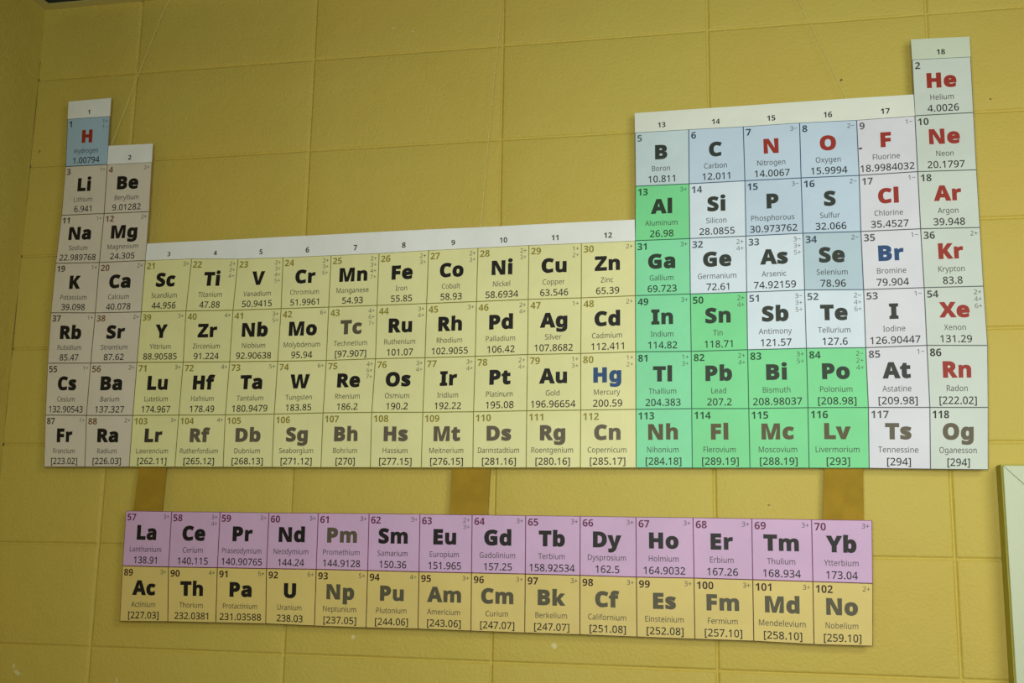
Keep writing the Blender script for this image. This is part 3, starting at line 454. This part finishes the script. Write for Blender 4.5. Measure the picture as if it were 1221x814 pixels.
ELEMENTS = (
    'H Hydrogen 1.00794 1+,1−;He Helium 4.0026 ;Li Lithium 6.941 1+;Be Beryllium 9.01282 2+;'
    'B Boron 10.811 ;C Carbon 12.011 ;N Nitrogen 14.0067 3−;O Oxygen 15.9994 2−;'
    'F Fluorine 18.9984032 1−;Ne Neon 20.1797 ;Na Sodium 22.989768 1+;Mg Magnesium 24.305 2+;'
    'Al Aluminum 26.98 3+;Si Silicon 28.0855 ;P Phosphorous 30.973762 3−;S Sulfur 32.066 2−;'
    'Cl Chlorine 35.4527 1−;Ar Argon 39.948 ;K Potassium 39.098 1+;Ca Calcium 40.078 2+;'
    'Sc Scandium 44.956 3+;Ti Titanium 47.88 2+,3+,4+;V Vanadium 50.9415 2+,3+,4+,5+;Cr Chromium 51.9961 2+,3+,6+;'
    'Mn Manganese 54.93 2+,3+,4+,7+;Fe Iron 55.85 2+,3+;Co Cobalt 58.93 2+,3+;Ni Nickel 58.6934 2+,3+;'
    'Cu Copper 63.546 1+,2+;Zn Zinc 65.39 2+;Ga Gallium 69.723 3+;Ge Germanium 72.61 2+,4+;'
    'As Arsenic 74.92159 3−,3+,5+;Se Selenium 78.96 2−;Br Bromine 79.904 1−;Kr Krypton 83.8 2+;'
    'Rb Rubidium 85.47 1+;Sr Strontium 87.62 2+;Y Yittrium 88.90585 3+;Zr Zirconium 91.224 4+;'
    'Nb Niobium 92.90638 3+,5+;Mo Molybdenum 95.94 6+;Tc Technetium [97.907] 4+,6+,7+;Ru Ruthenium 101.07 3+,4+;'
    'Rh Rhodium 102.9055 3+;Pd Palladium 106.42 2+,4+;Ag Silver 107.8682 1+;Cd Cadmium 112.411 2+;'
    'In Indium 114.82 3+;Sn Tin 118.71 2+,4+;Sb Antimony 121.57 3−,3+,5+;Te Tellurium 127.6 2−,4+,6+;'
    'I Iodine 126.90447 1−;Xe Xenon 131.29 2+,4+,6+;Cs Cesium 132.90543 1+;Ba Barium 137.327 2+;'
    'La Lanthanium 138.91 3+;Ce Cerium 140.115 3+,4+;Pr Praseodymium 140.90765 3+;Nd Neodymium 144.24 3+;'
    'Pm Promethium 144.9128 3+;Sm Samarium 150.36 3+;Eu Europium 151.965 2+,3+;Gd Gadolinium 157.25 3+;'
    'Tb Terbium 158.92534 3+;Dy Dysprosium 162.5 3+;Ho Holmium 164.9032 3+;Er Erbium 167.26 3+;'
    'Tm Thulium 168.934 3+;Yb Ytterbium 173.04 3+;Lu Lutetium 174.967 3+;Hf Hafnium 178.49 4+;'
    'Ta Tantalum 180.9479 5+;W Tungsten 183.85 6+;Re Rhenium 186.2 4+,6+,7+;Os Osmium 190.2 3+,4+;'
    'Ir Iridium 192.22 3+,4+;Pt Platinum 195.08 2+,4+;Au Gold 196.96654 1+,3+;Hg Mercury 200.59 1+,2+;'
    'Tl Thallium 204.383 1+,3+;Pb Lead 207.2 2+,4+;Bi Bismuth 208.98037 3+,5+;Po Polonium [208.98] 2−,2+,4+;'
    'At Astatine [209.98] 1−;Rn Radon [222.02] ;Fr Francium [223.02] 1+;Ra Radium [226.03] 2+;'
    'Ac Actinium [227.03] 3+;Th Thorium 232.0381 4+;Pa Protactinium 231.03588 5+;U Uranium 238.03 6+;'
    'Np Neptunium [237.05] 5+;Pu Plutonium [244.06] 4+;Am Americium [243.06] 3+;Cm Curium [247.07] 3+;'
    'Bk Berkelium [247.07] 3+;Cf Californium [251.08] 3+;Es Einsteinium [252.08] 3+;Fm Fermium [257.10] 3+;'
    'Md Mendelevium [258.10] 3+;No Nobelium [259.10] 2+;Lr Lawrencium [262.11] 3+;Rf Rutherfordium [265.12] 4+;'
    'Db Dubnium [268.13] ;Sg Seaborgium [271.12] ;Bh Bohrium [270] ;Hs Hassium [277.15] ;'
    'Mt Meitnerium [276.15] ;Ds Darmstadtium [281.16] ;Rg Roentgenium [280.16] ;Cn Copernicum [285.17] ;'
    'Nh Nihonium [284.18] ;Fl Flerovium [289.19] ;Mc Moscovium [288.19] ;Lv Livermorium [293] ;'
    'Ts Tennessine [294] ;Og Oganesson [294] '
)

def surf_main(x, z):
    """distance of the paper from the wall: gentle waves and a fold every second column"""
    s = 0.0208 + 0.0007 * math.sin(x * 7.3 + z * 2.1 + 0.6) + 0.0005 * math.sin(z * 13.0 - x * 3.0)
    t = ((x - 0.2645) / 0.2044) % 1.0
    return s + 0.0007 * (1 - abs(2 * t - 1))
def surf_lower(x, z):
    s = 0.0205 + 0.0008 * math.sin(x * 6.1 + 0.9) + 0.0004 * math.sin(z * 17.0 + x * 4.0)
    t = ((x - 0.2645) / 0.2044) % 1.0
    return s + 0.0005 * (1 - abs(2 * t - 1))

def bil(q, u, v):
    """q = TL, TR, BR, BL in millimetres; u right, v down"""
    (ax, az), (bx, bz), (cx, cz), (dx, dz) = q
    x = (ax * (1 - u) + bx * u) * (1 - v) + (dx * (1 - u) + cx * u) * v
    z = (az * (1 - u) + bz * u) * (1 - v) + (dz * (1 - u) + cz * u) * v
    return x / 1000.0, z / 1000.0

def paper(name, q, surf, bg, line, parent, lift=0.0, edges=(1, 1, 1, 1), lw=0.0085, extra=None):
    """one printed cell: a thin sheet with its ruled border; edges = left, top, right, bottom"""
    T = 0.0005
    def cuts(a, b):
        s = [0.0]
        if a: s.append(lw)
        s += [0.25, 0.5, 0.75]
        if b: s.append(1 - lw)
        return s + [1.0]
    U, V = cuts(edges[0], edges[2]), cuts(edges[1], edges[3])
    verts, faces, mi = [], [], []
    for v_ in V:
        for u_ in U:
            x, z = bil(q, u_, v_); verts.append((x, -surf(x, z) - lift, z))
    n = len(U)
    for j in range(len(V) - 1):
        for i in range(n - 1):
            a = j * n + i
            faces.append((a, a + n, a + n + 1, a + 1))
            on = (edges[0] and i == 0) or (edges[2] and i == n - 2) or (edges[1] and j == 0) or (edges[3] and j == len(V) - 2)
            mi.append(1 if on else 0)
    ring = [i for i in range(n)] + [j * n + n - 1 for j in range(1, len(V))] + [(len(V) - 1) * n + i for i in range(n - 2, -1, -1)] + [j * n for j in range(len(V) - 2, 0, -1)]
    b0 = len(verts)
    for r in ring:
        x, y, z = verts[r]; verts.append((x, y + T, z))
    for k in range(len(ring)):
        k2 = (k + 1) % len(ring)
        faces.append((ring[k], ring[k2], b0 + k2, b0 + k)); mi.append(0)
    mats = [flat('paper', bg), flat('ink', line)]
    if extra:                                   # a small stain in the paper: (u, v, ru, rv, rgb)
        eu, ev, ru, rv, rgb = extra
        n0 = len(verts)
        for i in range(9):
            a = 2 * math.pi * i / 9
            x, z = bil(q, eu + ru * math.cos(a) * (1 + 0.2 * (i % 3)), ev + rv * math.sin(a))
            verts.append((x, -surf(x, z) - lift - 0.0003, z))
        faces.append(tuple(range(n0, n0 + 9))); mi.append(2); mats.append(flat('ink', rgb))
    return mesh_obj(name, verts, faces, mats, parent, smooth=False, mat_idx=mi)

def ink_text(name, st, s, q, surf, u, v, cap, rgb, parent, align='C', sx=1.0, track=0.0, lift=0.0, width_m=0.1022, height_m=0.1075, lines=None, off=0.0):
    """flat lettering on a cell; v is the baseline, cap the capital height, both in cell heights"""
    verts, faces = [], []
    for k, t in enumerate(lines or [s]):
        p, tr, lo, hi = text_polys(st, t, cap * height_m, sx, track, off)
        off = u * width_m - ((lo + hi) / 2 if align == 'C' else lo if align == 'L' else hi)
        n = len(verts)
        for a, b in p:
            uu = (a + off) / width_m; vv = v + k * 0.118 - b / height_m
            x, z = bil(q, uu, vv)
            verts.append((x, -surf(x, z) - lift - 0.00025, z))
        faces += [(n + i, n + j, n + l) for i, j, l in tr]
    me_o = mesh_obj(name, verts, faces, flat('ink', rgb), parent.parent)
    me_o.parent = parent; me_o.location = (0, 0, 0)
    return me_o

# colours as printed
P_BLUE, P_WHITE, P_LILAC, P_NOBLE = (202, 224, 242), (226, 242, 252), (228, 230, 238), (214, 224, 214)
P_PINK, P_YEL, P_GREEN, P_GREEN2 = (226, 218, 200), (240, 238, 174), (140, 234, 178), (130, 230, 158)
P_LAN, P_ACT, P_HEAD, P_HBLUE, P_TEAL = (216, 180, 218), (228, 206, 124), (246, 250, 246), (172, 204, 224), (208, 228, 232)
BLACK, GREY, RED, BLU = (30, 28, 26), (104, 96, 78), (160, 52, 38), (44, 80, 128)
els = [e.split(' ') for e in ELEMENTS.split(';')]
SYN = {'Tc', 'Pm', 'Np', 'Pu', 'Am', 'Cm', 'Bk', 'Cf', 'Es', 'Fm', 'Md', 'No', 'Rf', 'Db', 'Sg', 'Bh', 'Hs', 'Mt', 'Ds', 'Rg', 'Cn', 'Nh', 'Fl', 'Mc', 'Lv', 'Ts', 'Og'}
GAS = {'H', 'He', 'N', 'O', 'F', 'Ne', 'Cl', 'Ar', 'Kr', 'Xe', 'Rn'}
ORANGE_NO = {4, 12, 20, 38, 56, 88}

def grid_pos(n):
    """(table, row, column) of atomic number n"""
    if 57 <= n <= 70: return 'L', 0, n - 57
    if 89 <= n <= 102: return 'L', 1, n - 89
    if n == 1: return 'M', 1, 0
    if n == 2: return 'M', 1, 17
    for first, row, left in ((3, 2, 2), (11, 3, 2)):
        if first <= n < first + 8:
            k = n - first
            return 'M', row, k if k < left else k + 10
    if n < 37: return 'M', 4, n - 19
    if n < 55: return 'M', 5, n - 37
    if n < 57: return 'M', 6, n - 55
    if n < 87: return 'M', 6, n - 71 + 2
    if n < 89: return 'M', 7, n - 87
    return 'M', 7, n - 103 + 2

def cell_style(n, sym, tb, row, col):
    """paper colour, its plain name, number colour, rule colour"""
    if tb == 'L':
        return (P_LAN, 'lilac', (104, 30, 72), (118, 50, 92)) if row == 0 else (P_ACT, 'tan', (58, 26, 16), (84, 52, 14))
    if sym == 'H': return P_HBLUE, 'blue', (24, 40, 62), (40, 62, 84)
    if col < 2: return P_PINK, 'off white', ((122, 88, 30) if n in ORANGE_NO else (66, 58, 36)), (104, 92, 66)
    if col < 12: return P_YEL, 'yellow', (148, 138, 40), (132, 128, 48)
    if sym in ('Al', 'Ga', 'In', 'Sn', 'Tl', 'Pb', 'Bi', 'Po', 'Nh', 'Fl', 'Mc', 'Lv'):
        return (P_GREEN2 if sym in ('Al', 'Sn', 'Bi', 'Pb', 'Po', 'Mc', 'Fl', 'Lv') else P_GREEN), 'green', (28, 74, 44), (42, 104, 76)
    if sym in ('C', 'N', 'O', 'P', 'S'): return P_BLUE, 'light blue', (44, 62, 88), (62, 88, 122)
    if sym == 'Se': return (190, 214, 226), 'light blue', (52, 68, 88), (66, 92, 116)
    if sym == 'B': return P_TEAL, 'very pale blue', (84, 104, 112), (74, 100, 110)
    if sym in ('Si', 'Ge', 'As', 'Sb', 'Te'): return P_WHITE, 'white', (78, 92, 108), (82, 102, 116)
    if col == 16: return P_LILAC, 'pale lilac', (86, 86, 90), (84, 86, 94)
    return P_NOBLE, 'white', ((28, 28, 28) if n > 80 else (64, 68, 64)), (86, 94, 92)

def build_backing(name, cells, surf, parent):
    """brown board behind the paper: follows the outline of the cells"""
    verts, faces, cache, edges = [], [], {}, {}
    def vid(p, back):
        k = (p, back)
        if k not in cache:
            cache[k] = len(verts)
            x, z = p[0] / 1000, p[1] / 1000
            verts.append((x, -surf(x, z) + (0.0034 if back else 0.0006), z))
        return cache[k]
    for q in cells:
        fr = [vid(p, 0) for p in q]; bk = [vid(p, 1) for p in q]
        faces.append(tuple(reversed(fr))); faces.append(tuple(bk))
        for i in range(4):
            a, b = q[i], q[(i + 1) % 4]
            edges.setdefault(frozenset((a, b)), []).append((a, b))
    for k, l in edges.items():
        if len(l) == 1:
            a, b = l[0]
            faces.append((vid(a, 0), vid(b, 0), vid(b, 1), vid(a, 1)))
    return mesh_obj(name, verts, faces, M['card'], parent)

main = empty('periodic_table_poster', (1.18, -0.0205, 1.781), 'long stepped periodic table poster of coloured cells hanging on the yellow block wall', 'poster')
lower = empty('lower_periodic_table_panel', (1.18, -0.0205, 1.48), 'two-row lilac and tan periodic table panel hanging below the long stepped poster', 'poster')

main_cells, low_cells = [], []
for n, e in enumerate(els, 1):
    sym, name, mass, ox = e[0], e[1], e[2], (e[3] if len(e) > 3 else '')
    tb, r, c = grid_pos(n)
    G = MAIN if tb == 'M' else LOWER
    surf = surf_main if tb == 'M' else surf_lower
    root = main if tb == 'M' else lower
    q = (tuple(G[r][c]), tuple(G[r][c + 1]), tuple(G[r + 1][c + 1]), tuple(G[r + 1][c]))
    (main_cells if tb == 'M' else low_cells).append(q)
    bg, cname, ncol, lcol = cell_style(n, sym, tb, r, c)
    scol = GREY if sym in SYN else RED if sym in GAS else BLU if sym in ('Hg', 'Br') else BLACK
    if sym == 'Lr': scol = (62, 58, 50)
    if cname == 'green' and sym not in SYN: scol = (44, 62, 46)
    if sym in ('B', 'C', 'Si', 'Ge', 'As', 'Se', 'P', 'S', 'Sb', 'Te', 'I', 'At'): scol = (52, 60, 52)
    if sym in ('Nh', 'Fl', 'Mc', 'Lv'): scol = (94, 88, 56)
    if sym in ('Tc', 'Pm'): scol = (96, 88, 70)
    if cname == 'tan' and sym in SYN: scol = (92, 88, 66)
    extra = (0.045, 0.52, 0.028, 0.018, (96, 62, 40)) if sym == 'F' else None
    cell = paper('element_cell', q, surf, bg, lcol, root, extra=extra)
    tag(cell, label='%s cell with %s symbol %s, %s' % (cname, {RED: 'a red', BLU: 'a blue'}.get(scol, 'a dark' if scol in (BLACK, (52, 60, 52), (44, 62, 46), (62, 58, 50)) else 'a grey'), sym, name))
    ink_text('chemical_symbol', 'B', sym, q, surf, 0.485, 0.512, 0.243, scol, cell, sx=1.05, off=38.0)
    ink_text('atomic_number', 'D', str(n), q, surf, 0.045, 0.175, 0.122, ncol, cell, align='L', sx=0.98)
    nw = 0.89 if len(name) < 12 else 0.83
    ink_text('element_name', 'R', name, q, surf, 0.48, 0.738, 0.094, tuple(int(a * 0.62 + b * 0.20) for a, b in zip((70, 66, 62), bg)), cell, sx=nw, off=4.0)
    ink_text('atomic_mass', 'R', mass, q, surf, 0.49, 0.945, 0.118, tuple(int(a * 0.8 + b * 0.05) for a, b in zip((30, 27, 24), bg)), cell, sx=0.97, track=1, off=13.0)
    if ox:
        oc = tuple(int(a * 0.5 + b * 0.30) for a, b in zip((86, 82, 80), bg))
        ink_text('oxidation_states', 'R', '', q, surf, 0.955, 0.135, 0.080, oc, cell, align='R', sx=0.98, lines=ox.split(','), off=6.0)

for g in sorted(HEADER_TOP):
    tl, tr_ = HEADER_TOP[g]
    row = {1: 1, 2: 2, 18: 1}.get(g, 4 if g < 13 else 2)
    bl, br = MAIN[row][g - 1], MAIN[row][g]
    q = (tuple(tl), tuple(tr_), tuple(br), tuple(bl))
    main_cells.append(q)
    h = paper('column_header', q, surf_main, P_HEAD if g < 13 else (236, 242, 228) if g < 18 else (214, 226, 202), (90, 96, 92), main, edges=(0, 0, 0, 0), lift=0.0001)
    tag(h, label='white paper strip printed with column number %d' % g)
    hm = (q[0][1] - q[3][1]) / 1000.0
    ink_text('column_number', 'D', str(g), q, surf_main, 0.5, 0.81, 0.25, (34, 34, 32), h, height_m=hm, lift=0.0001)
build_backing('cardboard_backing', main_cells, surf_main, main)
build_backing('cardboard_backing', low_cells, surf_lower, lower)

# ---------------------------------------------------------------- cardboard strips joining the two panels
def strip(xt0, xt1, xb0, xb1, label):
    z1, z0, n = 1.835, 1.640, 14
    verts, faces = [], []
    for j in range(n + 1):
        t = j / n; z = z1 + (z0 - z1) * t
        k = (1.7815 - z) / (1.7815 - 1.6935)
        a, b = xt0 + (xb0 - xt0) * k, xt1 + (xb1 - xt1) * k
        bow = 0.0010 * math.sin(math.pi * t)
        for y in (-0.0155 + bow, -0.0130 + bow):
            for i in range(5):
                u = i / 4
                verts.append((a + (b - a) * u, y - 0.0004 * math.sin(math.pi * u), z))
    for j in range(n):
        a = j * 10
        for i in range(4):
            faces.append((a + i, a + i + 10, a + i + 11, a + i + 1))
            faces.append((a + 5 + i, a + 6 + i, a + 16 + i, a + 15 + i))
        faces.append((a, a + 5, a + 15, a + 10)); faces.append((a + 4, a + 14, a + 19, a + 9))
    faces.append((0, 1, 2, 3, 4, 9, 8, 7, 6, 5))
    e = n * 10
    faces.append((e, e + 5, e + 6, e + 7, e + 8, e + 9, e + 4, e + 3, e + 2, e + 1))
    tag(mesh_obj('cardboard_strip', verts, faces, M['card']), label, 'cardboard strip', 'cardboard strips joining the two chart panels')
strip(0.4888, 0.5483, 0.4833, 0.5451, 'brown cardboard strip between the panels above the lilac La cell')
strip(1.1381, 1.2129, 1.1361, 1.2098, 'brown cardboard strip between the panels above the lilac Eu and Gd cells')
strip(1.8208, 1.8870, 1.8153, 1.8849, 'brown cardboard strip between the panels above the lilac Yb cell')

# ---------------------------------------------------------------- nylon lines from the ceiling
def cord(pts, label, r=0.00042):
    n = 6; verts, faces = [], []
    P = [Vector(p) for p in pts]
    for i, p in enumerate(P):
        d = (P[min(i + 1, len(P) - 1)] - P[max(i - 1, 0)]).normalized()
        s = d.cross(Vector((0, 1, 0))).normalized(); t = d.cross(s).normalized()
        for k in range(n):
            a = 2 * math.pi * k / n
            verts.append(tuple(p + s * math.cos(a) * r + t * math.sin(a) * r))
    for i in range(len(P) - 1):
        for k in range(n):
            a, b = i * n + k, i * n + (k + 1) % n
            faces.append((a, b, b + n, a + n))
    faces.append(tuple(range(n - 1, -1, -1))); e = (len(P) - 1) * n
    faces.append(tuple(range(e, e + n)))
    tag(mesh_obj('hanging_line', verts, faces, M['line_cord'], smooth=True), label, 'hanging line', 'clear lines holding up the poster')
Yc = -0.0192
cord([(0.366, Yc + 0.003, 2.455), (0.3704, Yc, 2.4683), (0.4202, Yc, 2.6248), (0.4631, Yc, 2.7550), (0.4790, Yc, 2.7890), (0.4850, Yc, CEIL_Z - 0.002)], 'thin pale line rising from the poster beside column 2 to the ceiling')
cord([(1.184, Yc + 0.003, 2.235), (1.1850, Yc, 2.2501), (1.1965, Yc, 2.4273), (1.2059, Yc, 2.5611), (1.2143, Yc, 2.6594), (1.2175, Yc, 2.7065), (1.224, Yc, CEIL_Z - 0.002)], 'thin pale line rising from the top of the poster between columns 9 and 10')
cord([(1.888, Yc + 0.003, 2.460), (1.8807, Yc, 2.4779), (1.8567, Yc, 2.5398), (1.8212, Yc, 2.6281), (1.8026, Yc, 2.6757), (1.757, Yc, CEIL_Z - 0.002)], 'thin pale line slanting up from the top of the poster at column 16')

# ---------------------------------------------------------------- pale mitred frame at the lower right
fx0, fx1, fz0, fz1, FW, FD = 2.1122, 3.10, 1.02, 1.7850, 0.085, 0.045
fr = empty('framed_board', (fx0, -0.0005, fz0), 'pale green white mitred frame at the lower right corner of the wall', 'framed board')
def rail(pts, name, label=None):
    """mitred rail: outer and inner corner pairs; stands FD off the wall, front edge slightly rounded"""
    verts, faces = [], []
    levels = [(-0.0060, 0.0015), (-FD + 0.0025, 0.0), (-FD + 0.0007, 0.0006), (-FD, 0.0024)]
    cx = sum(p[0] for p in pts) / 4; cz = sum(p[1] for p in pts) / 4
    for y, ins in levels:
        for x, z in pts:
            verts.append((x + math.copysign(ins * 0.35, cx - x), y, z + math.copysign(ins * 0.35, cz - z)))
    for l in range(len(levels) - 1):
        for i in range(4):
            a, b = l * 4 + i, l * 4 + (i + 1) % 4
            faces.append((a, b, b + 4, a + 4))
    e = (len(levels) - 1) * 4
    faces.append((e, e + 1, e + 2, e + 3)); faces.append((3, 2, 1, 0))
    return mesh_obj(name, verts, faces, M['frame'], fr)
g = 0.0005
rail([(fx0, fz0), (fx0 + FW, fz0 + FW), (fx0 + FW, fz1 - FW - g), (fx0, fz1 - g)], 'frame_rail')
rail([(fx1, fz1), (fx1 - FW, fz1 - FW), (fx1 - FW, fz0 + FW), (fx1, fz0)], 'frame_rail')
rail([(fx0 + g, fz1), (fx0 + FW + g, fz1 - FW), (fx1 - FW - g, fz1 - FW), (fx1 - g, fz1)], 'frame_rail')
rail([(fx0 + g, fz0), (fx1 - g, fz0), (fx1 - FW - g, fz0 + FW), (fx0 + FW + g, fz0 + FW)], 'frame_rail')
v, f = [], []; box(v, f, fx0 + FW - 0.003, fx1 - FW + 0.003, -0.030, -0.022, fz0 + FW - 0.003, fz1 - FW + 0.003)
mesh_obj('board_panel', v, f, M['board'], fr)
v, f = [], []
box(v, f, fx0 - 0.0022, fx0 + 0.001, -FD + 0.0055, -0.0005, fz0 - 0.0022, fz1 + 0.0022)
box(v, f, fx1 - 0.001, fx1 + 0.0022, -FD + 0.0055, -0.0005, fz0 - 0.0022, fz1 + 0.0022)
box(v, f, fx0 + 0.001, fx1 - 0.001, -FD + 0.0055, -0.0005, fz1 - 0.001, fz1 + 0.0022)
box(v, f, fx0 + 0.001, fx1 - 0.001, -FD + 0.0055, -0.0005, fz0 - 0.0022, fz0 + 0.001)
tag(mesh_obj('edge_band', v, f, M['band'], fr), label='olive yellow painted outer edge of the frame')
